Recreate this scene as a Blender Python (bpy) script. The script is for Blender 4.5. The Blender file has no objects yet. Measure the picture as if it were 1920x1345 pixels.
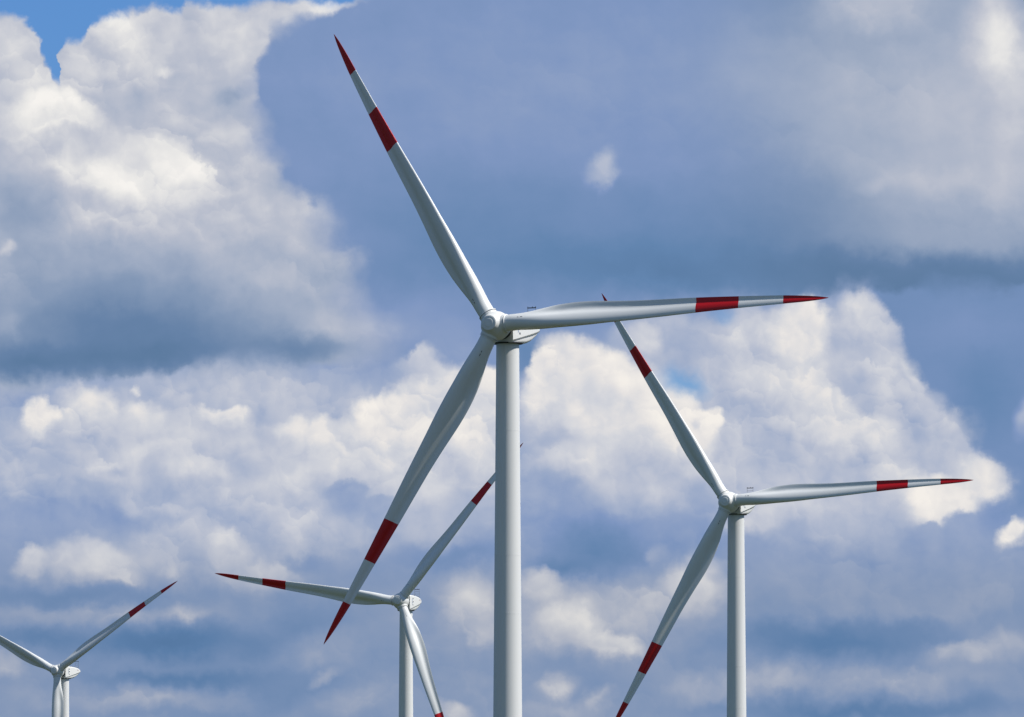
import bpy, bmesh, math, random
from math import sin, cos, pi, radians, sqrt
from mathutils import Matrix, Vector

C = bpy.context.scene.collection
scene = bpy.context.scene
random.seed(7)

# ------------------------------------------------------------------ camera
FOCAL = 12636.0                      # focal length in units of a 1920-wide frame
HORIZON = 1773.5
cam_d = bpy.data.cameras.new("camera")
cam_d.sensor_width = 36.0
cam_d.lens = 36.0 * FOCAL / 1920.0
cam_d.clip_start = 1.0
cam_d.clip_end = 60000.0
cam = bpy.data.objects.new("camera", cam_d)
C.objects.link(cam)
cam.location = (0.0, 0.0, 1.7)
cam.rotation_euler = (pi / 2 + math.atan((HORIZON - 672.5) / FOCAL), 0.0, 0.0)
scene.camera = cam

# ------------------------------------------------------------------ exposure
vs = scene.view_settings
vs.view_transform = 'Standard'
vs.look = 'None'
vs.exposure = 0.0
vs.gamma = 1.0

# ------------------------------------------------------------------ sun
SUN_AZ = radians(80.0)               # measured from "behind the camera" towards the right
SUN_EL = radians(51.0)
SUN_DIR = Vector((sin(SUN_AZ) * cos(SUN_EL), -cos(SUN_AZ) * cos(SUN_EL), sin(SUN_EL)))
sun_d = bpy.data.lights.new("sun", 'SUN')
sun_d.energy = 5.0
sun_d.angle = radians(0.53)
sun_d.color = (1.0, 0.955, 0.89)
sun = bpy.data.objects.new("sun", sun_d)
C.objects.link(sun)
sun.rotation_euler = SUN_DIR.to_track_quat('Z', 'Y').to_euler()
sun.location = (300, 300, 400)

# ------------------------------------------------------------------ sky
world = bpy.data.worlds.new("World")
scene.world = world
world.use_nodes = True
NT = world.node_tree
NT.nodes.clear()


def nd(t, **kw):
    n = NT.nodes.new(t)
    for k, v in kw.items():
        setattr(n, k, v)
    return n


def put(sock, v):
    if isinstance(v, bpy.types.NodeSocket):
        NT.links.new(v, sock)
    else:
        sock.default_value = v


def M(op, a, b=0.0, c=0.0, clamp=False):
    n = nd('ShaderNodeMath', operation=op, use_clamp=clamp)
    put(n.inputs[0], a)
    put(n.inputs[1], b)
    put(n.inputs[2], c)
    return n.outputs[0]


def V(op, a, b=(0, 0, 0)):
    n = nd('ShaderNodeVectorMath', operation=op)
    put(n.inputs[0], a)
    if op == 'SCALE':
        put(n.inputs['Scale'], b)
    elif op not in ('LENGTH', 'NORMALIZE'):
        put(n.inputs[1], b)
    return n.outputs['Value'] if op in ('LENGTH', 'DOT_PRODUCT') else n.outputs[0]


def XYZ(x, y, z=0.0):
    n = nd('ShaderNodeCombineXYZ')
    put(n.inputs[0], x)
    put(n.inputs[1], y)
    put(n.inputs[2], z)
    return n.outputs[0]


def ramp01(v, lo, hi, a=0.0, b=1.0):
    n = nd('ShaderNodeMapRange', interpolation_type='SMOOTHSTEP')
    put(n.inputs['Value'], v)
    put(n.inputs['From Min'], lo)
    put(n.inputs['From Max'], hi)
    put(n.inputs['To Min'], a)
    put(n.inputs['To Max'], b)
    return n.outputs['Result']


def mixf(f, a, b):
    n = nd('ShaderNodeMix', data_type='FLOAT')
    put(n.inputs[0], f)
    put(n.inputs[2], a)
    put(n.inputs[3], b)
    return n.outputs[0]


def mixc(f, a, b):
    n = nd('ShaderNodeMix', data_type='RGBA')
    put(n.inputs[0], f)
    put(n.inputs[6], a)
    put(n.inputs[7], b)
    return n.outputs[2]


def noise2(p, scale, detail, rough=0.55, lac=2.0, color=False, dims='2D', w=0.0):
    n = nd('ShaderNodeTexNoise', noise_dimensions=dims)
    put(n.inputs['Vector'], p)
    n.inputs['Scale'].default_value = scale
    n.inputs['Detail'].default_value = detail
    n.inputs['Roughness'].default_value = rough
    n.inputs['Lacunarity'].default_value = lac
    return n.outputs['Color'] if color else n.outputs['Fac']


def billow(p, scale, detail, rough=0.5):
    n = nd('ShaderNodeTexVoronoi', voronoi_dimensions='2D', feature='SMOOTH_F1', normalize=True)
    put(n.inputs['Vector'], p)
    n.inputs['Scale'].default_value = scale
    n.inputs['Detail'].default_value = detail
    n.inputs['Roughness'].default_value = rough
    n.inputs['Smoothness'].default_value = 0.35
    return n.outputs['Distance']


def curve(x, pts, xr, yr):
    """a Float Curve through pts, x in xr, result in yr"""
    n = nd('ShaderNodeFloatCurve')
    cm = n.mapping
    c = cm.curves[0]
    q = [((px - xr[0]) / (xr[1] - xr[0]), (py - yr[0]) / (yr[1] - yr[0])) for px, py in pts]
    while len(c.points) < len(q):
        c.points.new(0.5, 0.5)
    for pt, (a, b) in zip(c.points, sorted(q)):
        pt.location = (a, b)
        pt.handle_type = 'AUTO'
    cm.extend = 'HORIZONTAL'
    cm.update()
    t = nd('ShaderNodeMapRange', clamp=True)
    put(t.inputs['Value'], x)
    t.inputs['From Min'].default_value = xr[0]
    t.inputs['From Max'].default_value = xr[1]
    put(n.inputs['Value'], t.outputs[0])
    return M('MULTIPLY_ADD', n.outputs[0], yr[1] - yr[0], yr[0])


tc = nd('ShaderNodeTexCoord')
dirv = V('NORMALIZE', tc.outputs['Generated'])
sp = nd('ShaderNodeSeparateXYZ')
put(sp.inputs[0], dirv)
az = M('ARCTAN2', sp.outputs[0], sp.outputs[1])
el = M('ARCSINE', sp.outputs[2])
# sky chart: bearing and height above the horizon, one unit = 0.45 degrees
SX = M('MULTIPLY_ADD', az, FOCAL / 100, 9.6)
SY = M('MULTIPLY_ADD', el, -FOCAL / 100, HORIZON / 100)
P0 = XYZ(SX, SY)

# --- air turbulence that breaks every outline up
w1 = V('SUBTRACT', noise2(P0, 0.75, 3.0, 0.5, color=True), (0.5, 0.5, 0.5))
w2 = V('SUBTRACT', noise2(V('ADD', P0, (31.7, 5.1, 0)), 2.6, 5.0, 0.58, color=True), (0.5, 0.5, 0.5))
PS = V('ADD', P0, V('SCALE', w1, 0.55))                                       # soft
PW = V('ADD', PS, V('SCALE', w2, 0.30))                                       # billowing
wsp = nd('ShaderNodeSeparateXYZ')
put(wsp.inputs[0], PW)
WX, WY = wsp.outputs[0], wsp.outputs[1]


def turned(p, deg):
    r = radians(deg)
    return XYZ(V('DOT_PRODUCT', p, (cos(r), sin(r), 0)), V('DOT_PRODUCT', p, (-sin(r), cos(r), 0)))


FIELDS = {('w', 0): PW, ('s', 0): PS}
for dg in (-30, -15, 15, 30):
    FIELDS[('w', dg)] = turned(PW, dg)


def local(x, y, rx, ry, rot, kind):
    dg = 0 if kind == 's' else min((-30, -15, 0, 15, 30), key=lambda d: abs(d - rot))
    r = radians(dg)
    cx, cy = (x * cos(r) + y * sin(r)) / 100, (-x * sin(r) + y * cos(r)) / 100
    n = nd('ShaderNodeVectorMath', operation='MULTIPLY_ADD')
    put(n.inputs[0], FIELDS[(kind, dg)])
    n.inputs[1].default_value = (100 / rx, 100 / ry, 0)
    n.inputs[2].default_value = (-cx * 100 / rx, -cy * 100 / ry, 0)
    return n.outputs[0]


def bank(base, items):
    """clouds laid over one another from the farthest to the nearest.
    (x, y, rx, ry, rot, tone, weight, softness[, field])        a veil of even tone
    ('L', x, y, rx, ry, rot, light, shade, weight, rim)          a billow: crisp sunlit top, dissolving base"""
    t = base
    for it in items:
        if it[0] == 'L':
            x, y, rx, ry, rot, hi, lo, w, rim = it[1:]
            q = local(x, y, rx, ry, rot, 'w')
            g = V('DOT_PRODUCT', q, (-0.30, 0.95, 0))
            body = ramp01(g, -0.85, 0.85, hi, lo)
            inner = M('MULTIPLY_ADD', g, -0.36, 0.55 - rim, clamp=True)    # 1 - edge width, wide at the base
            mask = ramp01(V('LENGTH', q), 1.02, inner, 0.0, w)
            t = mixf(mask, t, body)
        else:
            x, y, rx, ry, rot, tone, w, soft = it[:8]
            kind = it[8] if len(it) > 8 else 'w'
            q = local(x, y, rx, ry, rot, kind)
            t = mixf(ramp01(V('LENGTH', q), 1.0, 1.0 - soft, 0.0, w), t, tone)
    return t


# --- fine billow relief, lit from the sun's side
PB = V('ADD', PS, V('SCALE', w2, 0.46))


def billows(p, scale):
    """rounded cells, each bright towards the sun and grey underneath"""
    n = nd('ShaderNodeTexVoronoi', voronoi_dimensions='2D', feature='SMOOTH_F1')
    n.inputs['Smoothness'].default_value = 0.16
    put(n.inputs['Vector'], p)
    n.inputs['Scale'].default_value = scale
    q = V('SCALE', V('SUBTRACT', p, n.outputs['Position']), scale)
    return ramp01(V('DOT_PRODUCT', q, (-0.40, 0.92, 0)), -0.75, 0.75, 1.0, -1.0)


cells = M('MULTIPLY_ADD', billows(V('ADD', PB, (13.1, 4.7, 0)), 2.9), 0.5, billows(PB, 1.15))
nA = noise2(PB, 1.0, 6.0, 0.5)
nB = noise2(V('ADD', PB, (0.10, -0.15, 0)), 1.0, 6.0, 0.5)
swell = M('SUBTRACT', noise2(V('ADD', P0, (0.26, -0.36, 0)), 0.75, 3.0, 0.5), noise2(P0, 0.75, 3.0, 0.5))
patchy = ramp01(noise2(V('ADD', P0, (7.3, 2.2, 0)), 0.45, 3.0, 0.5), 0.38, 0.62, 0.25, 1.0)    # billows come and go
relief = M('MULTIPLY', cells, M('MULTIPLY', patchy, 0.060))
relief = M('MULTIPLY_ADD', M('SUBTRACT', nA, nB), 0.30, relief)
relief = M('MULTIPLY_ADD', swell, 0.50, relief)
veil = M('SUBTRACT', noise2(V('MULTIPLY', P0, (0.7, 1.3, 1)), 0.8, 5.0, 0.55), 0.5)


def srgb(r, g, b):
    f = lambda c: (c / 255 / 12.92) if c <= 10 else ((c / 255 + 0.055) / 1.055) ** 2.4
    return (f(r), f(g), f(b), 1.0)


COOL = [(0.0, (88, 121, 160)), (0.12, (99, 133, 175)), (0.30, (128, 151, 193)), (0.48, (159, 173, 201)),
        (0.66, (188, 194, 210)), (0.82, (210, 212, 219)), (0.93, (229, 226, 225)), (1.05, (244, 239, 233))]
GREY = [(0.0, (90, 121, 157)), (0.12, (102, 130, 167)), (0.30, (132, 152, 182)), (0.48, (162, 174, 196)),
        (0.66, (187, 192, 206)), (0.82, (213, 214, 219)), (0.93, (231, 230, 229)), (1.05, (246, 243, 239))]
DUSK = [(0.0, (80, 115, 156)), (0.12, (92, 126, 168)), (0.30, (122, 145, 181)), (0.48, (150, 163, 188)),
        (0.66, (180, 185, 198)), (0.82, (206, 207, 211)), (0.93, (224, 222, 220)), (1.05, (240, 236, 230))]


def shade(tone, table, amount=1.0, mist=0.08):
    bright = ramp01(tone, 0.15, 0.75, 0.12 * amount, amount)
    tone = M('MULTIPLY_ADD', bright, relief, tone)
    tone = M('MULTIPLY_ADD', veil, mist, tone)
    cr = nd('ShaderNodeValToRGB')
    cr.color_ramp.interpolation = 'LINEAR'
    els = cr.color_ramp.elements
    while len(els) < len(table):
        els.new(0.5)
    for e, (p, c) in zip(els, table):
        e.position = p / 1.05
        e.color = srgb(*c)
    put(cr.inputs[0], M('DIVIDE', tone, 1.05))
    return cr.outputs[0]


def backdrop(color):
    b = nd('ShaderNodeBackground')
    put(b.inputs['Color'], color)
    b.inputs['Strength'].default_value = 1.0
    return b.outputs[0]


def mixs(f, a, b):
    n = nd('ShaderNodeMixShader')
    put(n.inputs[0], f)
    put(n.inputs[1], a)
    put(n.inputs[2], b)
    return n.outputs[0]


# upper dark cloud deck
deck = bank(0.28, [
    (1100, 170, 620, 230, 0, 0.35, 0.9, 1.0),
    (700, 130, 260, 160, 0, 0.31, 0.8, 1.0),
    (900, 440, 460, 190, 0, 0.16, 0.95, 1.0),
    (1350, 430, 460, 140, 0, 0.16, 0.9, 1.0),
    (1250, 500, 680, 90, 0, 0.08, 0.95, 1.0),
    (1660, 525, 480, 80, 0, 0.03, 1.0, 1.0),
    (1440, 120, 170, 130, -30, 0.42, 0.8, 1.0),
    (1560, 190, 260, 190, 15, 0.47, 0.75, 1.0),
    (1530, 60, 80, 80, 0, 0.36, 0.7, 1.0),
    (1790, 230, 380, 360, 0, 0.62, 0.95, 1.0),
    (1650, 20, 190, 70, 0, 0.68, 0.85, 1.0),
    (1885, 80, 100, 170, -10, 0.95, 0.95, 1.0),
    (1910, 250, 90, 150, 0, 0.80, 0.7, 1.0),
    (1610, 270, 140, 100, 0, 0.46, 0.6, 1.0),
    (1770, 345, 180, 40, 0, 0.70, 0.85, 1.0, 's'),
    (1640, 352, 50, 20, 0, 0.58, 0.7, 1.0, 's'),
    (1890, 340, 100, 130, 0, 0.70, 0.7, 1.0),
    (1800, 440, 280, 70, 0, 0.40, 0.8, 1.0),
    (1780, 530, 420, 70, 0, 0.06, 0.95, 1.0),
    (1128, 330, 58, 32, -15, 0.56, 0.85, 1.0),
    (1146, 314, 34, 38, 15, 0.66, 0.85, 1.0),
    (740, 600, 190, 60, 0, 0.32, 0.8, 1.0),
    (860, 640, 130, 50, 0, 0.40, 0.7, 1.0),
    (990, 665, 60, 60, 0, 0.15, 0.95, 1.0),
])
# tall cumulus on the left, shaded underneath
cumul = bank(0.68, [
    ('L', 25, 125, 88, 110, 0, 0.78, 0.74, 1.0, 0.15),
    ('L', 215, 125, 112, 105, 0, 0.84, 0.60, 1.0, 0.12),
    ('L', 140, 130, 42, 52, 0, 0.86, 0.70, 0.8, 0.12),
    ('L', 205, 75, 56, 50, 0, 0.90, 0.76, 0.8, 0.2),
    ('L', 300, 60, 60, 50, 0, 0.82, 0.66, 0.8, 0.15),
    ('L', 450, 90, 150, 110, 0, 0.76, 0.62, 0.9, 0.3),
    (600, 30, 110, 60, -15, 0.84, 0.9, 1.0),
    (615, 10, 66, 40, 0, 1.0, 0.95, 1.0),
    (430, 120, 60, 40, 0, 0.78, 0.6, 1.0),
    (310, 130, 40, 14, -5, 0.90, 0.95, 1.0),
    (270, 205, 70, 60, 15, 0.54, 0.8, 1.0),
    (330, 175, 40, 50, 0, 0.70, 0.6, 1.0),
    (435, 182, 42, 32, 0, 0.38, 0.8, 1.0),
    (400, 235, 80, 40, 0, 0.58, 0.7, 1.0),
    (300, 260, 90, 40, 0, 0.62, 0.7, 1.0),
    ('L', 90, 240, 125, 75, 0, 1.02, 0.90, 1.0, 0.10),
    (60, 225, 60, 25, 0, 0.92, 0.6, 1.0),
    (175, 255, 40, 30, 15, 0.80, 0.6, 1.0),
    ('L', 130, 345, 165, 102, 0, 0.70, 0.60, 1.0, 0.03),
    ('L', 275, 345, 135, 85, 15, 0.84, 0.78, 1.0, 0.10),
    (190, 335, 110, 50, 0, 0.93, 0.9, 1.0),
    (110, 312, 56, 30, 0, 0.90, 0.8, 1.0),
    (320, 350, 90, 75, 0, 1.0, 0.95, 1.0),
    (230, 345, 90, 60, 0, 1.02, 0.9, 1.0),
    (180, 410, 90, 60, 0, 0.84, 0.8, 1.0),
    (320, 420, 80, 50, 0, 0.80, 0.7, 1.0),
    (510, 330, 130, 150, 0, 0.58, 0.75, 1.0),
    ('L', 480, 345, 80, 60, 0, 0.72, 0.56, 0.8, 0.2),
    (430, 345, 50, 24, 0, 0.54, 0.7, 1.0),
    ('L', 548, 410, 66, 70, 0, 0.72, 0.52, 1.0, 0.15),
    (30, 425, 140, 120, 0, 0.34, 0.95, 1.0),
    (180, 470, 330, 60, 0, 0.48, 0.85, 1.0),
    (200, 535, 480, 100, 0, 0.31, 0.95, 1.0),
    (450, 480, 130, 60, 0, 0.50, 0.85, 1.0),
    ('L', 600, 510, 76, 84, 0, 0.60, 0.42, 0.9, 0.3),
    (230, 605, 520, 95, 0, 0.12, 0.95, 1.0),
    (560, 575, 120, 46, 0, 0.42, 0.8, 1.0),
    (640, 590, 60, 35, 0, 0.58, 0.8, 1.0),
    (250, 668, 560, 95, 0, 0.04, 1.0, 1.0),
    (60, 690, 220, 60, 0, 0.0, 0.9, 1.0),
    (560, 660, 170, 45, 0, 0.13, 0.85, 1.0),
    (6, 474, 22, 20, -30, 0.74, 0.9, 0.9),
    (12, 610, 44, 36, -15, 0.44, 0.8, 1.0),
])
# everything below the dark bases, left half
low_l = bank(0.36, [
    (500, 860, 820, 200, 0, 0.71, 1.0, 0.8),
    (640, 1000, 300, 70, 0, 0.60, 0.8, 1.0),
    (450, 1290, 420, 90, 0, 0.24, 0.9, 1.0),
    (420, 735, 340, 80, 0, 0.62, 0.95, 1.0),
    (150, 735, 220, 40, 0, 0.50, 0.8, 1.0),
    ('L', 40, 870, 110, 80, 0, 0.62, 0.46, 0.8, 0.3),
    ('L', 160, 800, 80, 80, 0, 0.90, 0.60, 1.0, 0.15),
    ('L', 265, 805, 80, 58, 0, 0.88, 0.62, 1.0, 0.15),
    ('L', 74, 792, 40, 52, 15, 0.96, 0.80, 1.0, 0.12),
    (250, 733, 16, 13, 0, 0.86, 0.9, 0.9),
    (110, 880, 70, 40, 0, 0.46, 0.8, 1.0),
    ('L', 40, 905, 70, 46, 0, 0.70, 0.48, 0.8, 0.3),
    ('L', 320, 890, 140, 60, 15, 0.78, 0.54, 1.0, 0.2),
    ('L', 190, 905, 90, 38, 0, 0.68, 0.50, 0.9, 0.2),
    (200, 885, 34, 16, 0, 0.42, 0.7, 1.0),
    ('L', 412, 796, 68, 36, 0, 0.95, 0.62, 1.0, 0.10),
    ('L', 470, 860, 100, 60, 0, 0.74, 0.50, 0.95, 0.2),
    ('L', 548, 840, 52, 62, 0, 0.92, 0.64, 1.0, 0.12),
    ('L', 610, 850, 46, 66, 0, 0.92, 0.64, 1.0, 0.12),
    (420, 905, 90, 28, 0, 0.54, 0.7, 1.0),
    ('L', 575, 915, 120, 46, 0, 0.76, 0.56, 0.9, 0.3),
    ('L', 790, 700, 60, 60, -15, 0.72, 0.62, 0.9, 0.2),
    ('L', 870, 730, 90, 70, 0, 0.84, 0.74, 1.0, 0.15),
    ('L', 800, 770, 90, 70, -15, 0.90, 0.78, 1.0, 0.15),
    ('L', 890, 800, 110, 100, 0, 0.95, 0.80, 1.0, 0.15),
    ('L', 715, 815, 90, 76, -30, 0.97, 0.76, 1.0, 0.12),
    ('L', 650, 865, 80, 70, -30, 0.92, 0.70, 1.0, 0.12),
    ('L', 800, 880, 190, 110, 0, 0.92, 0.62, 1.0, 0.25),
    (830, 820, 90, 70, 0, 0.95, 0.7, 1.0),
    ('L', 650, 945, 50, 40, 0, 0.42, 0.52, 0.95, 0.12),
    ('L', 705, 955, 40, 26, 0, 0.46, 0.50, 0.8, 0.15),
    ('L', 560, 1000, 70, 56, 0, 0.80, 0.58, 0.9, 0.4),
    ('L', 660, 1010, 120, 40, 0, 0.66, 0.54, 0.8, 0.4),
    (820, 985, 150, 50, 0, 0.57, 0.85, 1.0),
    (60, 968, 170, 46, 0, 0.38, 0.9, 1.0),
    (230, 975, 140, 30, 0, 0.36, 0.85, 1.0),
    ('L', 320, 1020, 110, 50, -15, 0.68, 0.50, 0.9, 0.3),
    ('L', 60, 1062, 46, 42, 0, 0.78, 0.50, 0.9, 0.15),
    ('L', 165, 1062, 120, 56, 0, 0.86, 0.64, 1.0, 0.32),
    (230, 1085, 60, 26, 0, 0.78, 0.7, 1.0),
    (315, 1075, 22, 24, 0, 0.72, 0.8, 1.0),
    ('L', 420, 1040, 54, 58, 0, 0.84, 0.68, 1.0, 0.30),
    ('L', 470, 1080, 110, 46, 0, 0.78, 0.62, 0.9, 0.3),
    (570, 1055, 60, 26, 0, 0.22, 0.85, 1.0),
    ('L', 520, 1065, 30, 22, 0, 0.72, 0.56, 0.8, 0.2),
    (330, 1050, 360, 70, 0, 0.62, 0.75, 1.0),
    (120, 1122, 320, 34, 0, 0.20, 0.95, 1.0),
    (180, 1156, 280, 24, 0, 0.52, 0.85, 1.0),
    (350, 1160, 60, 34, 0, 0.66, 0.9, 1.0),
    (320, 1212, 330, 58, 0, 0.06, 1.0, 1.0),
    (60, 1200, 150, 30, 0, 0.12, 0.85, 1.0),
    (560, 1175, 150, 70, 0, 0.22, 0.9, 1.0),
    (480, 1230, 120, 40, 0, 0.18, 0.7, 1.0),
    (15, 1245, 56, 46, 0, 0.60, 0.9, 1.0),
    (330, 1275, 260, 26, 0, 0.12, 0.9, 1.0),
    (290, 1315, 250, 30, -2, 0.56, 0.9, 1.0),
    (60, 1325, 110, 40, 0, 0.46, 0.85, 1.0),
    (590, 1235, 34, 30, -30, 0.50, 0.8, 1.0),
    (860, 1045, 150, 30, 0, 0.20, 0.85, 1.0),
    (880, 1140, 190, 120, 0, 0.54, 0.9, 1.0),
    ('L', 880, 1135, 90, 84, 0, 0.82, 0.62, 0.95, 0.5),
    (905, 1190, 46, 40, 0, 0.80, 0.7, 1.0),
    (800, 1150, 50, 80, 0, 0.28, 0.6, 1.0),
    (860, 1265, 110, 34, 0, 0.42, 0.8, 1.0),
    (660, 1310, 130, 44, -15, 0.52, 0.85, 1.0),
    (600, 1220, 120, 50, -15, 0.44, 0.8, 1.0),
    (610, 1270, 50, 18, -30, 0.60, 0.8, 1.0),
    ('L', 850, 1340, 50, 36, 0, 0.74, 0.62, 0.95, 0.4),
])
# right half
low_r = bank(0.36, [
    (1250, 800, 420, 200, 0, 0.65, 1.0, 0.8),
    (1560, 800, 360, 270, 15, 0.66, 1.0, 0.6),
    (1130, 1150, 280, 110, 0, 0.62, 0.95, 1.0),
    (1250, 610, 180, 60, 0, 0.60, 0.95, 1.0),
    ('L', 1410, 640, 110, 80, 0, 0.74, 0.60, 0.9, 0.3),
    ('L', 1210, 645, 50, 46, 0, 0.80, 0.62, 0.9, 0.2),
    (1360, 700, 70, 50, 0, 0.70, 0.8, 1.0),
    ('L', 1060, 710, 96, 92, -15, 0.99, 0.86, 1.0, 0.08),
    ('L', 1120, 760, 110, 110, 0, 0.96, 0.86, 1.0, 0.12),
    ('L', 1200, 800, 150, 120, 30, 0.96, 0.84, 1.0, 0.12),
    ('L', 1010, 760, 60, 80, 0, 0.97, 0.72, 0.9, 0.15),
    (1080, 800, 60, 36, 0, 0.82, 0.7, 1.0),
    (1170, 745, 80, 50, 0, 0.99, 0.8, 1.0),
    (1200, 830, 40, 30, 0, 0.82, 0.6, 1.0),
    ('L', 1260, 860, 110, 80, 0, 0.92, 0.66, 0.9, 0.3),
    ('L', 1060, 880, 110, 50, 0, 0.78, 0.54, 0.9, 0.3),
    (985, 820, 36, 60, 0, 0.60, 0.8, 1.0),
    (1000, 930, 140, 50, 0, 0.44, 0.9, 1.0),
    ('L', 1190, 930, 130, 50, 0, 0.72, 0.54, 0.9, 0.4),
    # tall right hand cumulus
    ('L', 1610, 640, 90, 95, 15, 0.78, 0.54, 1.0, 0.10),
    ('L', 1500, 640, 76, 90, 0, 0.97, 0.86, 1.0, 0.12),
    ('L', 1600, 695, 74, 66, 15, 0.60, 0.56, 1.0, 0.12),
    ('L', 1470, 760, 120, 130, 0, 0.84, 0.70, 0.9, 0.3),
    ('L', 1690, 740, 80, 130, -15, 0.72, 0.62, 0.9, 0.25),
    ('L', 1560, 790, 90, 60, 30, 0.96, 0.78, 0.95, 0.15),
    ('L', 1650, 825, 90, 50, 15, 0.86, 0.70, 0.95, 0.15),
    ('L', 1760, 850, 110, 90, 30, 0.74, 0.62, 0.95, 0.2),
    ('L', 1430, 850, 110, 70, 0, 0.70, 0.56, 0.9, 0.3),
    (1560, 890, 130, 40, 0, 0.58, 0.8, 1.0),
    ('L', 1680, 905, 80, 50, 0, 0.80, 0.62, 0.9, 0.2),
    ('L', 1845, 905, 66, 56, 15, 0.90, 0.80, 1.0, 0.10),
    ('L', 1760, 950, 84, 64, 0, 0.92, 0.86, 1.0, 0.1),
    (1705, 700, 16, 50, -15, 0.86, 0.8, 1.0),
    ('L', 1325, 800, 44, 44, 15, 1.0, 0.82, 1.0, 0.10),
    (1300, 800, 18, 20, 0, 0.66, 0.8, 0.9),
    # far right blue cloud and everything low right
    ('L', 1440, 975, 130, 60, 0, 0.82, 0.56, 0.9, 0.4),
    (1390, 985, 60, 30, 0, 0.90, 0.7, 1.0),
    (1560, 1020, 230, 70, 0, 0.52, 0.9, 1.0),
    ('L', 1728, 1025, 42, 50, 0, 0.42, 0.40, 1.0, 0.04),
    ('L', 1798, 1015, 50, 60, 0, 0.40, 0.38, 1.0, 0.04),
    ('L', 1870, 1005, 60, 66, 0, 0.32, 0.36, 1.0, 0.06),
    (1800, 1060, 170, 50, 0, 0.40, 0.9, 1.0),
    ('L', 1900, 1010, 52, 32, -30, 1.0, 0.90, 1.0, 0.2),
    (1650, 1090, 340, 100, 0, 0.42, 0.95, 1.0),
    (1560, 1110, 120, 50, 0, 0.44, 0.7, 1.0),
    (1480, 1080, 120, 60, 0, 0.42, 0.7, 1.0),
    (1820, 1130, 150, 54, -15, 0.46, 0.8, 1.0),
    (1560, 1205, 330, 60, 0, 0.10, 1.0, 1.0),
    (1660, 1190, 160, 40, 0, 0.20, 0.7, 1.0),
    ('L', 1795, 1238, 90, 40, 0, 0.66, 0.44, 0.95, 0.35),
    ('L', 1885, 1225, 80, 50, -15, 0.60, 0.44, 0.9, 0.4),
    (1440, 1280, 190, 34, 0, 0.62, 0.95, 1.0),
    (1690, 1276, 240, 30, 0, 0.54, 0.9, 1.0),
    (1620, 1335, 460, 40, 0, 0.12, 0.95, 1.0),
    (1310, 1290, 90, 44, 0, 0.52, 0.85, 1.0),
    # low centre
    (1120, 1030, 180, 80, 0, 0.16, 0.95, 1.0),
    (1050, 1070, 120, 36, 0, 0.12, 0.85, 1.0),
    (1270, 1000, 110, 50, 0, 0.36, 0.8, 1.0),
    ('L', 1290, 1120, 100, 70, -30, 0.80, 0.60, 1.0, 0.30),
    ('L', 1200, 1140, 110, 40, 0, 0.66, 0.58, 0.9, 0.25),
    ('L', 1005, 1110, 60, 50, 0, 0.74, 0.60, 0.9, 0.2),
    (1100, 1180, 250, 90, 0, 0.58, 0.7, 1.0),
    ('L', 1050, 1190, 100, 64, 0, 0.86, 0.74, 1.0, 0.35),
    ('L', 1130, 1212, 96, 36, 15, 0.86, 0.70, 1.0, 0.28),
    (1130, 1268, 170, 30, 0, 0.34, 0.8, 1.0),
    (1050, 1292, 60, 30, -15, 0.72, 0.9, 1.0),
    (1125, 1312, 40, 28, -15, 0.70, 0.9, 1.0),
    (1060, 1335, 140, 30, 0, 0.54, 0.8, 1.0),
    (1235, 1040, 34, 30, 0, 0.52, 0.8, 1.0),
])
rightsky = bank(0.22, [
    (1850, 740, 120, 120, 30, 0.14, 0.9, 1.0),
    (1800, 620, 160, 60, 0, 0.27, 0.8, 1.0),
    (1917, 790, 22, 50, 0, 0.56, 0.9, 0.9, 's'),
    (1900, 930, 50, 40, 0, 0.22, 0.9, 1.0),
])
EDGE_BASE = [(0, 746), (100, 730), (200, 713), (300, 704), (450, 695), (600, 690), (690, 690), (750, 682),
             (785, 656), (800, 652), (830, 670), (870, 674), (925, 690), (975, 706), (1000, 680), (1020, 652), (1045, 634), (1075, 622),
             (1100, 642), (1150, 604), (1200, 576), (1300, 568), (1500, 562), (1560, 552), (1700, 548), (1920, 545)]
EDGE_LEFT = [(0, 690), (20, 635), (40, 560), (58, 518), (75, 498), (100, 485), (150, 470), (200, 482), (240, 490),
             (270, 484), (310, 508), (340, 535), (370, 572), (400, 598), (450, 603), (480, 635), (520, 655),
             (555, 652), (590, 675), (620, 700), (700, 690)]
EDGE_RIGHT = [(540, 1640), (580, 1668), (620, 1690), (680, 1708), (720, 1722), (760, 1762), (800, 1802), (830, 1815),
              (850, 1850), (880, 1882), (910, 1896), (940, 1892), (970, 1850)]
EDGE_BLUE = [(0, 30), (30, 30), (52, 48), (66, 80), (76, 110), (90, 136), (105, 155), (110, 130), (116, 96), (132, 86),
             (155, 80), (167, 50), (190, 33), (240, 26), (270, 18), (290, 17), (305, 25), (325, 30), (350, 4)]
fuzz = ramp01(noise2(V('ADD', P0, (3.3, 9.1, 0)), 0.7, 2.0, 0.5), 0.34, 0.62, 0.6, 3.4)   # firm here, dissolving there
e1 = curve(WX, [(x / 100, y / 100) for x, y in EDGE_BASE], (0, 19.2), (5, 8))
m_low = ramp01(M('DIVIDE', M('SUBTRACT', WY, e1), fuzz), -0.12, 0.12)
e2 = curve(WY, [(y / 100, x / 100) for y, x in EDGE_LEFT], (0, 7), (4, 8))
soft2 = M('MAXIMUM', ramp01(SY, 4.6, 6.2, 0.0, 0.9), M('MULTIPLY', fuzz, 0.15))
m_left = ramp01(M('DIVIDE', M('SUBTRACT', e2, WX), soft2), -1.0, 1.0)
e3 = curve(WY, [(y / 100, x / 100) for y, x in EDGE_RIGHT], (5.4, 9.7), (16, 19.2))
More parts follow.
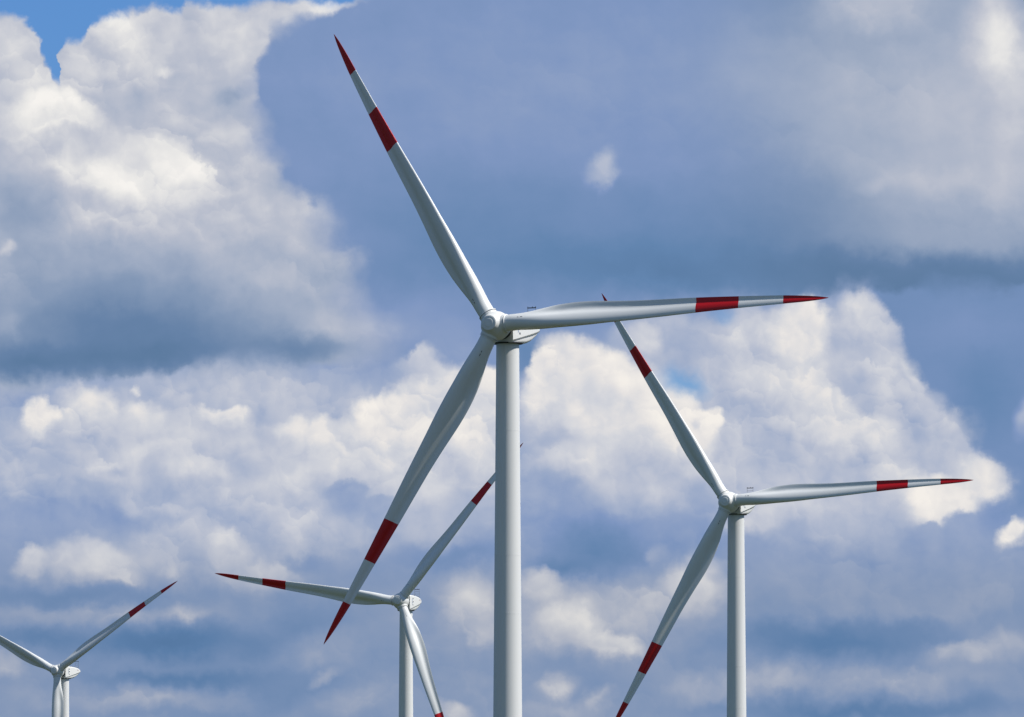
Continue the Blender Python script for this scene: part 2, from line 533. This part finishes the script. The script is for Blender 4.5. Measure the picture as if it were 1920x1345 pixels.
m_right = M('MULTIPLY', ramp01(M('DIVIDE', M('SUBTRACT', WX, e3), fuzz), -0.13, 0.15), ramp01(SY, 9.9, 9.4))
e4 = curve(WX, [(x / 100, y / 100) for x, y in EDGE_BLUE], (0, 3.6), (-0.5, 2))
m_blue = ramp01(M('SUBTRACT', e4, WY), -0.18, 0.06)
m_half = ramp01(SX, 9.35, 9.7)
dusk = ramp01(SY, 9.6, 11.4)

skytex = nd('ShaderNodeTexSky', sky_type='NISHITA')
skytex.sun_disc = False
skytex.sun_elevation = SUN_EL
skytex.sun_rotation = pi - SUN_AZ
skytex.air_density = 1.0
skytex.dust_density = 0.2
skytex.ozone_density = 1.5
clear = V('SCALE', V('MULTIPLY', skytex.outputs[0], (0.37, 0.63, 1.06)), 0.10)

gapA = bank(0.0, [(1285, 716, 66, 40, 15, 0.85, 1.0, 1.0), (1362, 590, 44, 24, 30, 0.5, 1.0, 1.0)])
s_upper = mixs(m_left, backdrop(mixc(ramp01(SX, 12.0, 16.5), shade(deck, COOL, 0.45), shade(deck, GREY, 0.45))), mixs(m_blue, backdrop(shade(cumul, GREY, 0.85)), backdrop(clear)))
s_right = mixs(m_right, mixs(gapA, backdrop(mixc(dusk, shade(low_r, COOL), shade(low_r, DUSK, 0.8))), backdrop(clear)), backdrop(shade(rightsky, COOL, 0.4)))
s_lower = mixs(m_half, backdrop(mixc(dusk, shade(low_l, COOL), shade(low_l, DUSK, 0.8))), s_right)
chart = mixs(m_low, s_upper, s_lower)

# the rest of the dome: unseen broken cloud and clear sky, kept dark to weaken the fill light
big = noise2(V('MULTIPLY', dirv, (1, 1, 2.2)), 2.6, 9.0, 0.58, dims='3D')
rear = ramp01(sp.outputs[1], 0.2, -0.7)                            # unseen clouds behind the camera, lightened to fill the camera-facing shaded sides
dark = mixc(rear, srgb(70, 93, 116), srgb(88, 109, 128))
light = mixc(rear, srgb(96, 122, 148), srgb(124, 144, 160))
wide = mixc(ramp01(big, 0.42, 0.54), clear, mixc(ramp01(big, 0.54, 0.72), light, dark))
inx = M('SUBTRACT', M('ABSOLUTE', M('SUBTRACT', SX, 9.6)), 9.6)
iny = M('SUBTRACT', M('ABSOLUTE', M('SUBTRACT', SY, 6.725)), 6.725)
inside = M('MULTIPLY', ramp01(inx, 8.0, 0.6), ramp01(iny, 5.0, 0.6))
wo = nd('ShaderNodeOutputWorld')
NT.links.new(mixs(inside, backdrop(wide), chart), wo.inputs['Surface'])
world.cycles.sampling_method = 'MANUAL'
world.cycles.sample_map_resolution = 1024


# ------------------------------------------------------------------ materials
def material(name, color, rough=0.4, spec=0.5, dirt=0.0, dirt_scale=(1, 1, 1), dirt_col=None):
    m = bpy.data.materials.new(name)
    m.use_nodes = True
    nt = m.node_tree
    b = nt.nodes['Principled BSDF']
    b.inputs['Base Color'].default_value = (*color, 1)
    b.inputs['Roughness'].default_value = rough
    b.inputs['Specular IOR Level'].default_value = spec
    if dirt > 0:
        t = nt.nodes.new('ShaderNodeTexCoord')
        mp = nt.nodes.new('ShaderNodeMapping')
        mp.inputs['Scale'].default_value = dirt_scale
        n = nt.nodes.new('ShaderNodeTexNoise')
        n.inputs['Scale'].default_value = 1.0
        n.inputs['Detail'].default_value = 7.0
        n.inputs['Roughness'].default_value = 0.62
        mr = nt.nodes.new('ShaderNodeMapRange')
        mr.inputs['From Min'].default_value = 0.35
        mr.inputs['From Max'].default_value = 0.75
        mr.inputs['To Min'].default_value = 0.0
        mr.inputs['To Max'].default_value = dirt
        mx = nt.nodes.new('ShaderNodeMix')
        mx.data_type = 'RGBA'
        mx.inputs[6].default_value = (*color, 1)
        mx.inputs[7].default_value = (*(dirt_col or [c * 0.6 for c in color]), 1)
        nt.links.new(t.outputs['Object'], mp.inputs[0])
        nt.links.new(mp.outputs[0], n.inputs['Vector'])
        nt.links.new(n.outputs['Fac'], mr.inputs['Value'])
        nt.links.new(mr.outputs[0], mx.inputs[0])
        nt.links.new(mx.outputs[2], b.inputs['Base Color'])
        rr = nt.nodes.new('ShaderNodeMapRange')
        rr.inputs['To Min'].default_value = rough - 0.05
        rr.inputs['To Max'].default_value = rough + 0.12
        nt.links.new(n.outputs['Fac'], rr.inputs['Value'])
        nt.links.new(rr.outputs[0], b.inputs['Roughness'])
    return m


PAINT = (0.785, 0.79, 0.78)
MAT = {
    'tower': material('tower_paint', PAINT, 0.42, 0.4, 0.22, (0.5, 0.5, 0.06), (0.58, 0.59, 0.57)),
    'blade': material('blade_gelcoat', (0.765, 0.78, 0.775), 0.36, 0.5, 0.14, (0.12, 0.9, 0.9), (0.58, 0.59, 0.57)),
    'red': material('red_gelcoat', (0.52, 0.007, 0.012), 0.36, 0.35, 0.25, (0.3, 1.2, 1.2), (0.38, 0.006, 0.010)),
    'shell': material('nacelle_gelcoat', (0.76, 0.765, 0.745), 0.42, 0.45, 0.18, (0.4, 0.4, 0.8), (0.62, 0.62, 0.58)),
    'steel': material('galvanised_steel', (0.20, 0.21, 0.23), 0.5, 0.5, 0.3, (3, 3, 3)),
    'dark': material('dark_seal', (0.035, 0.037, 0.04), 0.7, 0.3, 0.3, (2, 2, 2)),
    'ink': material('dark_lettering', (0.05, 0.06, 0.09), 0.5, 0.4, 0.3, (3, 3, 3)),
    'paleink': material('pale_blue_lettering', (0.34, 0.40, 0.50), 0.5, 0.4, 0.3, (3, 3, 3)),
    'faded': material('faded_red_lettering', (0.50, 0.40, 0.42), 0.5, 0.4, 0.3, (3, 3, 3)),
}


# ------------------------------------------------------------------ mesh helpers
def smoothstep(a, b, x):
    t = max(0.0, min(1.0, (x - a) / (b - a)))
    return t * t * (3 - 2 * t)


def interp(tab, x):
    if x <= tab[0][0]:
        return tab[0][1]
    for i in range(len(tab) - 1):
        (x0, y0), (x1, y1) = tab[i], tab[i + 1]
        if x <= x1:
            xm = tab[i - 1] if i > 0 else tab[i]
            xp = tab[i + 2] if i + 2 < len(tab) else tab[i + 1]
            h = x1 - x0
            t = (x - x0) / h
            m0 = (y1 - xm[1]) / (x1 - xm[0])
            m1 = (xp[1] - y0) / (xp[0] - x0)
            return ((2 * t**3 - 3 * t**2 + 1) * y0 + (t**3 - 2 * t**2 + t) * h * m0 +
                    (-2 * t**3 + 3 * t**2) * y1 + (t**3 - t**2) * h * m1)
    return tab[-1][1]


def loft(bm, rings, mats=None, cap0=True, cap1=True):
    vr = [[bm.verts.new(p) for p in r] for r in rings]
    n = len(rings[0])
    for i in range(len(vr) - 1):
        for j in range(n):
            f = bm.faces.new((vr[i][j], vr[i][(j + 1) % n], vr[i + 1][(j + 1) % n], vr[i + 1][j]))
            f.smooth = True
            if mats:
                f.material_index = mats[i]
    if cap0:
        bm.faces.new(list(reversed(vr[0])))
    if cap1:
        f = bm.faces.new(vr[-1])
        if mats:
            f.material_index = mats[-1]
    return vr


def revolve(bm, prof, seg=64, mat=None, cap0=True, cap1=True, mats=None):
    """profile (z, r) about the Z axis"""
    T = mat or Matrix.Identity(4)
    rings = [[T @ Vector((r * cos(2 * pi * k / seg), r * sin(2 * pi * k / seg), z)) for k in range(seg)] for z, r in prof]
    return loft(bm, rings, mats, cap0, cap1)


def box(bm, c, s, T=None):
    T = T or Matrix.Identity(4)
    vs_ = [bm.verts.new(T @ Vector((c[0] + sx * s[0] / 2, c[1] + sy * s[1] / 2, c[2] + sz * s[2] / 2)))
           for sx in (-1, 1) for sy in (-1, 1) for sz in (-1, 1)]
    for q in ((0, 1, 3, 2), (4, 6, 7, 5), (0, 4, 5, 1), (2, 3, 7, 6), (0, 2, 6, 4), (1, 5, 7, 3)):
        bm.faces.new([vs_[i] for i in q])


def bar(bm, a, b, r, seg=8):
    a, b = Vector(a), Vector(b)
    d = b - a
    q = d.to_track_quat('Z', 'Y').to_matrix().to_4x4()
    revolve(bm, [(0, r), (d.length, r)], seg, Matrix.Translation(a) @ q)


def obj(name, bm, mats, parent=None, sharp=35):
    bmesh.ops.recalc_face_normals(bm, faces=bm.faces[:])
    me = bpy.data.meshes.new(name)
    bm.to_mesh(me)
    bm.free()
    for m in (mats if isinstance(mats, (list, tuple)) else [mats]):
        me.materials.append(m)
    if sharp:
        me.set_sharp_from_angle(angle=radians(sharp))
    o = bpy.data.objects.new(name, me)
    C.objects.link(o)
    if parent is not None:
        o.parent = parent
    return o


# ------------------------------------------------------------------ ground
def make_ground():
    bm = bmesh.new()
    rings = []
    seg = 96
    for r in (40, 160, 600, 2000, 8000, 30000):
        rings.append([(r * cos(2 * pi * k / seg), r * sin(2 * pi * k / seg), 0.0) for k in range(seg)])
    loft(bm, rings, None, True, False)
    m = bpy.data.materials.new('meadow')
    m.use_nodes = True
    nt = m.node_tree
    b = nt.nodes['Principled BSDF']
    b.inputs['Roughness'].default_value = 0.95
    b.inputs['Specular IOR Level'].default_value = 0.1
    t = nt.nodes.new('ShaderNodeTexCoord')
    n = nt.nodes.new('ShaderNodeTexNoise')
    n.inputs['Scale'].default_value = 0.35
    n.inputs['Detail'].default_value = 10
    v = nt.nodes.new('ShaderNodeTexVoronoi')
    v.inputs['Scale'].default_value = 0.0035
    r1 = nt.nodes.new('ShaderNodeValToRGB')
    r1.color_ramp.elements[0].color = (0.025, 0.040, 0.012, 1)
    r1.color_ramp.elements[1].color = (0.075, 0.095, 0.028, 1)
    mx = nt.nodes.new('ShaderNodeMix')
    mx.data_type = 'RGBA'
    mx.blend_type = 'MULTIPLY'
    mx.inputs[0].default_value = 0.45
    nt.links.new(t.outputs['Object'], n.inputs['Vector'])
    nt.links.new(t.outputs['Object'], v.inputs['Vector'])
    nt.links.new(n.outputs['Fac'], r1.inputs[0])
    nt.links.new(r1.outputs[0], mx.inputs[6])
    nt.links.new(v.outputs['Color'], mx.inputs[7])
    nt.links.new(mx.outputs[2], b.inputs['Base Color'])
    o = obj('ground', bm, m, sharp=0)
    o['kind'] = 'structure'
    return o


make_ground()

# ------------------------------------------------------------------ the wind turbine
R = 46.0
HUB_H = 80.757
OVER = 4.0                            # rotor plane to tower axis
TILT = 0.098
CONE = 0.040
CHORD = [(0.030, 2.12), (0.055, 2.12), (0.08, 2.22), (0.11, 2.55), (0.15, 3.02), (0.20, 3.36), (0.25, 3.48), (0.30, 3.36),
         (0.36, 3.02), (0.44, 2.66), (0.52, 2.40), (0.62, 2.06), (0.745, 1.60), (0.877, 1.12), (0.93, 0.86),
         (0.965, 0.60), (0.988, 0.36), (1.007, 0.05)]
MIDC = [(0.0, 0.0), (0.05, 0.0), (0.10, -0.05), (0.15, 0.0), (0.20, 0.0), (0.28, -0.20), (0.44, -0.82), (0.62, -1.331),
        (0.745, -1.741), (0.877, -2.225), (0.94, -2.50), (1.003, -2.78)]
THICK = [(0.03, 1.0), (0.06, 0.99), (0.10, 0.82), (0.15, 0.60), (0.20, 0.46), (0.28, 0.35), (0.40, 0.27), (0.62, 0.21),
         (0.85, 0.17), (1.003, 0.16)]
TWIST = [(0.03, 15.0), (0.12, 15.0), (0.20, 13.5), (0.30, 10.0), (0.40, 7.0), (0.62, 3.0), (0.80, 1.2), (1.003, 0.0)]
PITCH = 9.0
BANDS = (0.616, 0.743, 0.875)


def blade_section(f, n=48):
    c = interp(CHORD, f)
    tc_ = interp(THICK, f)
    wa = smoothstep(0.055, 0.21, f)
    ph = radians(interp(TWIST, f) + PITCH)
    y0 = interp(MIDC, f)
    z0 = R * f * sin(CONE) - 0.549 * f * f - 0.41 * f**3
    pts = []
    for k in range(n):
        a = 2 * pi * k / n
        xc = 0.5 * (1 - cos(a))                   # 0 = leading edge, 1 = trailing edge
        side = 1 if a <= pi else -1               # +1 pressure side (upwind), -1 suction side
        yt = 5 * tc_ * (0.2969 * sqrt(max(xc, 0)) - 0.1260 * xc - 0.3516 * xc**2 + 0.2843 * xc**3 - 0.1015 * xc**4)
        cam_ = 0.10 * xc * (1 - xc) + 0.045 * sin(pi * xc ** 1.7) ** 2
        aft = 1.0 - 0.62 * smoothstep(0.42, 0.80, xc)         # hollow towards the trailing edge
        za = (yt * 0.92 * aft if side > 0 else -yt * 1.08) - cam_
        te = 0.004 * xc
        za += te if side > 0 else -te
        ya = xc - 0.5
        yc, zc = -0.5 * cos(a), 0.5 * sin(a) * tc_
        y = (ya * wa + yc * (1 - wa)) * c
        z = (za * wa + zc * (1 - wa)) * c
        pts.append(Vector((R * f * cos(CONE), y0 + y * cos(ph) + z * sin(ph), z0 - y * sin(ph) + z * cos(ph))))
    return pts


def blade_mesh():
    bm = bmesh.new()
    fs = [0.030 + i * (0.30 - 0.030) / 40 for i in range(40)] + [0.30 + i * (0.93 - 0.30) / 50 for i in range(50)] + \
         [0.93 + i * (1.007 - 0.93) / 18 for i in range(19)]
    fs = sorted([f for f in fs if min(abs(f - b) for b in BANDS) > 0.003] + list(BANDS))
    rings = [blade_section(f) for f in fs]
    mats = []
    for i in range(len(fs) - 1):
        m = 0.5 * (fs[i] + fs[i + 1])
        mats.append(1 if (BANDS[0] < m < BANDS[1] or m > BANDS[2]) else 0)
    loft(bm, rings, mats)
    # small stencilled mark near the root, on the upwind face
    for f0, j0, df in ((0.079, 12, 0.005), (0.088, 12, 0.007)):
        a = blade_section(f0)
        b = blade_section(f0 + df)
        q = [a[j0], a[j0].lerp(a[j0 + 1], 0.55), b[j0].lerp(b[j0 + 1], 0.55), b[j0]]
        cen = sum(q, Vector()) / 4
        nrm = (q[1] - q[0]).cross(q[3] - q[0]).normalized()
        if nrm.z < 0:
            nrm = -nrm
        vs_ = [bm.verts.new(p + nrm * 0.012) for p in q]
        vb = [bm.verts.new(p - nrm * 0.03) for p in q]
        faces = [vs_] + [[vs_[i], vs_[(i + 1) % 4], vb[(i + 1) % 4], vb[i]] for i in range(4)] + [list(reversed(vb))]
        for fc in faces:
            bm.faces.new(fc).material_index = 2
    return bm


def hub_mesh():
    bm = bmesh.new()
    prof = [(-1.25, 1.50), (-1.2, 1.74), (-0.9, 1.88), (-0.3, 1.90), (0.3, 1.80), (0.8, 1.56), (1.2, 1.29), (1.5, 1.09), (1.62, 1.03)]
    revolve(bm, prof, 64)
    for k in range(3):
        T = Matrix.Rotation(k * 2 * pi / 3, 4, 'Z') @ Matrix.Rotation(pi / 2, 4, 'Y')
        revolve(bm, [(0.2, 1.20), (1.66, 1.20)], 48, T)
    return bm


def cap_mesh():
    bm = bmesh.new()
    revolve(bm, [(1.55, 0.95), (1.58, 1.015), (1.66, 1.02), (1.74, 0.985), (1.775, 0.92), (1.78, 0.62), (1.815, 0.585),
                 (1.83, 0.52), (1.84, 0.25), (1.842, 0.02)], 64)
    return bm


def collar_mesh(k):
    bm = bmesh.new()
    T = Matrix.Rotation(k * 2 * pi / 3, 4, 'Z') @ Matrix.Rotation(pi / 2, 4, 'Y')
    revolve(bm, [(1.50, 1.08), (1.70, 1.08), (1.705, 1.19), (1.72, 1.215), (1.82, 1.215), (1.84, 1.19), (1.845, 1.06)], 64, T,
            mats=[1, 1, 0, 0, 0, 0, 0])
    return bm


def tower_mesh():
    bm = bmesh.new()
    top = HUB_H - 2.12
    r0, r1 = 2.08, 1.475
    rad = lambda z: r0 + (r1 - r0) * z / top
    prof = [(0, r0 + 0.25), (0.35, r0 + 0.25), (0.352, r0)]
    for s in (22.0, 44.0, 51.5, 67.5):
        prof += [(s - 0.07, rad(s)), (s - 0.068, rad(s) + 0.006), (s + 0.068, rad(s) + 0.006), (s + 0.07, rad(s))]
    prof += [(top - 0.3, rad(top)), (top, r1)]
    revolve(bm, prof, 96)
    return bm


def rounded(y, z0, z1, w, n=10, r=0.3, ch=0.0, chz=0.0):
    """closed cross-section at station y: rounded top corners, optional bottom chamfer"""
    r = min(r, w * 0.9, (z1 - z0) * 0.45)
    pts = []
    for i in range(n + 1):
        a = pi / 2 * i / n
        pts.append((w - r + r * cos(a), z1 - r + r * sin(a)))
    for i in range(n + 1):
        a = pi / 2 + pi / 2 * i / n
        pts.append((-w + r + r * cos(a), z1 - r + r * sin(a)))
    pts += [(-w, z0 + chz), (-w + ch, z0), (w - ch, z0), (w, z0 + chz)]
    return [Vector((x, y, z)) for x, z in pts]


CREASE = lambda y: -1.93 + (y + 1.8) * (2.00 / 9.9)


def nacelle_mesh():
    bm = bmesh.new()
    st = [(-1.8, 1.40, 1.58), (-1.72, 1.47, 1.62), (-1.0, 1.50, 1.64), (1.0, 1.48, 1.62), (3.0, 1.42, 1.55), (5.0, 1.28, 1.42),
          (6.3, 1.12, 1.26), (7.2, 0.96, 1.10), (7.8, 0.80, 0.96), (8.15, 0.62, 0.80), (8.3, 0.42, 0.60)]
    rings = []
    for y, zt, w in st:
        rings.append(rounded(y, CREASE(y), zt, w, r=0.34, ch=0.13, chz=0.20 if y < 8 else 0.06))
    loft(bm, rings)
    return bm


def tray_mesh():
    bm = bmesh.new()
    st = [(-1.74, -2.06, 1.40), (0.0, -2.05, 1.42), (1.5, -2.02, 1.40), (2.7, -1.93, 1.34), (3.8, -1.74, 1.26), (5.0, -1.42, 1.16),
          (6.0, -1.06, 1.04), (7.0, -0.58, 0.90), (7.6, -0.22, 0.76), (7.9, 0.0, 0.6)]
    rings = []
    for y, zb, w in st:
        zt = CREASE(y) + 0.05
        d = max(zt - zb, 0.06)
        zb = zt - d
        r = min(0.45, d * 0.6)
        pts = []
        for i in range(7):
            a = -pi / 2 * i / 6
            pts.append((w - r + r * cos(a) - 0.10 * d * (i / 6), zb + r + r * sin(a)))
        for i in range(7):
            a = -pi / 2 - pi / 2 * i / 6
            pts.append((-w + r + r * cos(a) + 0.10 * d * (1 - i / 6), zb + r + r * sin(a)))
        pts += [(-w, zt), (w, zt)]
        rings.append([Vector((x, y, z)) for x, z in pts])
    loft(bm, rings)
    return bm


def mast_mesh():
    bm = bmesh.new()
    y = 7.4
    zb, zt = 0.80, 3.14
    for x in (-0.56, 0.56):
        bar(bm, (x, y, zb), (x, y, zt), 0.026)
        bar(bm, (x, y, zb + 1.05), (x, y - 0.9, zb + 0.15), 0.022)
    for z in (1.55, 2.15, 2.70):
        bar(bm, (-0.56, y, z), (0.56, y, z), 0.026)
    return bm


def mastbar_mesh():
    bm = bmesh.new()
    box(bm, (0, 7.4, 3.20), (1.20, 0.12, 0.12))
    for x in (-0.55, 0.1, 0.55):
        revolve(bm, [(3.25, 0.03), (3.31, 0.03), (3.32, 0.05), (3.37, 0.05), (3.38, 0.02)], 10, Matrix.Translation((x, 7.4, 0)))
    return bm


def rail_mesh(s):
    bm = bmesh.new()
    pts = [(2.0, 1.0), (3.2, 1.0), (4.4, 0.95), (6.0, 0.8), (7.4, 0.55)]
    for i, (y, x) in enumerate(pts):
        zt = 1.40 - max(0, y - 3) * 0.10
        bar(bm, (s * x, y, zt - 0.15), (s * x, y, zt + 0.42), 0.018)
        if i:
            y0, x0 = pts[i - 1]
            z0 = 1.40 - max(0, y0 - 3) * 0.10
            bar(bm, (s * x0, y0, z0 + 0.42), (s * x, y, zt + 0.42), 0.018)
    return bm


def lamp_mesh(y):
    bm = bmesh.new()
    zt = 1.36 - max(0, y - 3) * 0.11
    revolve(bm, [(zt - 0.1, 0.10), (zt + 0.10, 0.10), (zt + 0.11, 0.15), (zt + 0.36, 0.15), (zt + 0.44, 0.08)], 16,
            Matrix.Translation((0.45, y, 0)))
    return bm


def side_w(y):
    st = [(-1.8, 1.58), (-1.0, 1.64), (1.0, 1.62), (3.0, 1.55), (5.0, 1.42), (6.3, 1.26), (7.2, 1.10)]
    for (a, wa), (b, wb) in zip(st, st[1:]):
        if y <= b:
            return wa + (wb - wa) * (y - a) / (b - a)
    return st[-1][1]


def flank_plate(s, y0, y1, z0, z1, d=0.008):
    """a thin painted patch that follows the nacelle's side"""
    bm = bmesh.new()
    p = [(y0, z0), (y1, z0), (y1, z1), (y0, z1)]
    top = [bm.verts.new((s * (side_w(y) + d), y, z)) for y, z in p]
    bot = [bm.verts.new((s * (side_w(y) - 0.03), y, z)) for y, z in p]
    for f in [top, list(reversed(bot))] + [[top[i], top[(i + 1) % 4], bot[(i + 1) % 4], bot[i]] for i in range(4)]:
        bm.faces.new(f)
    return bm


def nacelle_marks(nac):
    """three dark emblem marks with pale strokes before them on each flank, and a faded word near the tail"""
    for s in (-1, 1):
        for zc, hh, y0, y1 in ((0.72, 0.13, -0.02, 0.50), (-0.02, 0.15, -0.06, 0.52), (-0.78, 0.13, 0.06, 0.42)):
            obj('emblem_mark', flank_plate(s, y0, y1, zc - hh, zc + hh), MAT['ink'], nac)
        for zc in (0.36, -0.40):
            obj('emblem_stroke', flank_plate(s, -0.40, -0.12, zc - 0.30, zc + 0.30), MAT['paleink'], nac)
        obj('tail_lettering', flank_plate(s, 5.0, 6.25, 0.50, 0.72), MAT['faded'], nac)


def yaw_mesh():
    bm = bmesh.new()
    zt = HUB_H - 2.12
    revolve(bm, [(zt + 0.002, 1.45), (zt + 0.004, 1.90), (zt + 0.04, 1.97), (zt + 0.14, 1.97), (zt + 0.15, 1.5)], 72)
    return bm


ROT = Matrix(((1, 0, 0, 0), (0, sin(TILT), -cos(TILT), 0), (0, cos(TILT), sin(TILT), 0), (0, 0, 0, 1)))


def rotor_matrix(az_):
    return Matrix.Translation((0, -OVER, HUB_H)) @ ROT @ Matrix.Rotation(az_, 4, 'Z')


def make_turbine():
    root = bpy.data.objects.new('wind_turbine', None)
    root.empty_display_size = 3
    C.objects.link(root)
    obj('tower', tower_mesh(), MAT['tower'], root, 40)
    obj('yaw_ring', yaw_mesh(), MAT['dark'], root)
    nac = obj('nacelle', nacelle_mesh(), MAT['shell'], root, 30)
    nac.location = (0, 0, HUB_H)
    obj('lower_tray', tray_mesh(), MAT['shell'], nac, 35)
    mast = obj('weather_mast', mast_mesh(), MAT['steel'], nac)
    obj('mast_crossbar', mastbar_mesh(), MAT['dark'], nac)
    for s in (-1, 1):
        obj('roof_rail', rail_mesh(s), MAT['steel'], nac)
    obj('warning_lamp', lamp_mesh(5.9), MAT['steel'], nac)
    obj('warning_lamp', lamp_mesh(3.4), MAT['steel'], nac)
    nacelle_marks(nac)
    seal = bmesh.new()
    revolve(seal, [(-2.6, 1.42), (-2.1, 1.46), (-1.3, 1.46), (-1.0, 1.40)], 64, Matrix.Translation((0, -OVER, HUB_H)) @ ROT)
    obj('rotor_seal', seal, MAT['dark'], root)
    hub = obj('hub', hub_mesh(), MAT['shell'], root, 0)
    rm = hub.modifiers.new('blend', 'REMESH')
    rm.mode = 'VOXEL'
    rm.voxel_size = 0.045
    rm.use_smooth_shade = True
    sm = hub.modifiers.new('fillet', 'SMOOTH')
    sm.factor = 0.5
    sm.iterations = 10
    obj('nose_cap', cap_mesh(), MAT['shell'], hub, 35)
    for k in range(3):
        obj('blade_collar', collar_mesh(k), [MAT['shell'], MAT['dark']], hub, 40)
    bmesh_blade = None
    for k in range(3):
        if bmesh_blade is None:
            b = obj('blade', blade_mesh(), [MAT['blade'], MAT['red'], MAT['ink']], root, 50)
            bmesh_blade = b.data
        else:
            b = bpy.data.objects.new('blade', bmesh_blade)
            C.objects.link(b)
            b.parent = root
    return root


def copy_tree(o, parent=None):
    c = o.copy()
    C.objects.link(c)
    if parent is not None:
        c.parent = parent
    for ch in list(o.children):
        copy_tree(ch, c)
    return c


proto = make_turbine()
# rotor centre on the ground plan (x, y), yaw, rotor angle, label
SITES = [
    (-2.23, 858.21, 24.79, 125.33, "largest and nearest wind turbine, its thick white tower rising through the middle"),
    (38.66, 1202.76, 22.14, 126.68, "second largest wind turbine, right of the thickest tower, upper blade passing behind another turbine's blade"),
    (-25.75, 1550.06, 19.1, 174.6, "turbine left of the thickest tower, one blade pointing left, one reaching behind that tower"),
    (-131.49, 1948.17, 26.32, 156.53, "smallest, farthest wind turbine, low in the left corner of the picture"),
]
turbines = [proto] + [copy_tree(proto) for _ in SITES[1:]]
for t, (x, y, yaw, az_, label) in zip(turbines, SITES):
    ya = radians(yaw)
    t.location = (x + OVER * sin(ya), y + OVER * cos(ya), 0)
    t.rotation_euler = (0, 0, -ya)
    t['label'] = label
    t['category'] = 'wind turbine'
    t['group'] = 'white wind turbines with red banded blades'
    k = 0
    for ch in t.children:
        if ch.name.startswith('hub'):
            ch.matrix_local = rotor_matrix(radians(az_))
        elif ch.name.startswith('blade'):
            ch.matrix_local = rotor_matrix(radians(az_) - k * 2 * pi / 3)
            k += 1
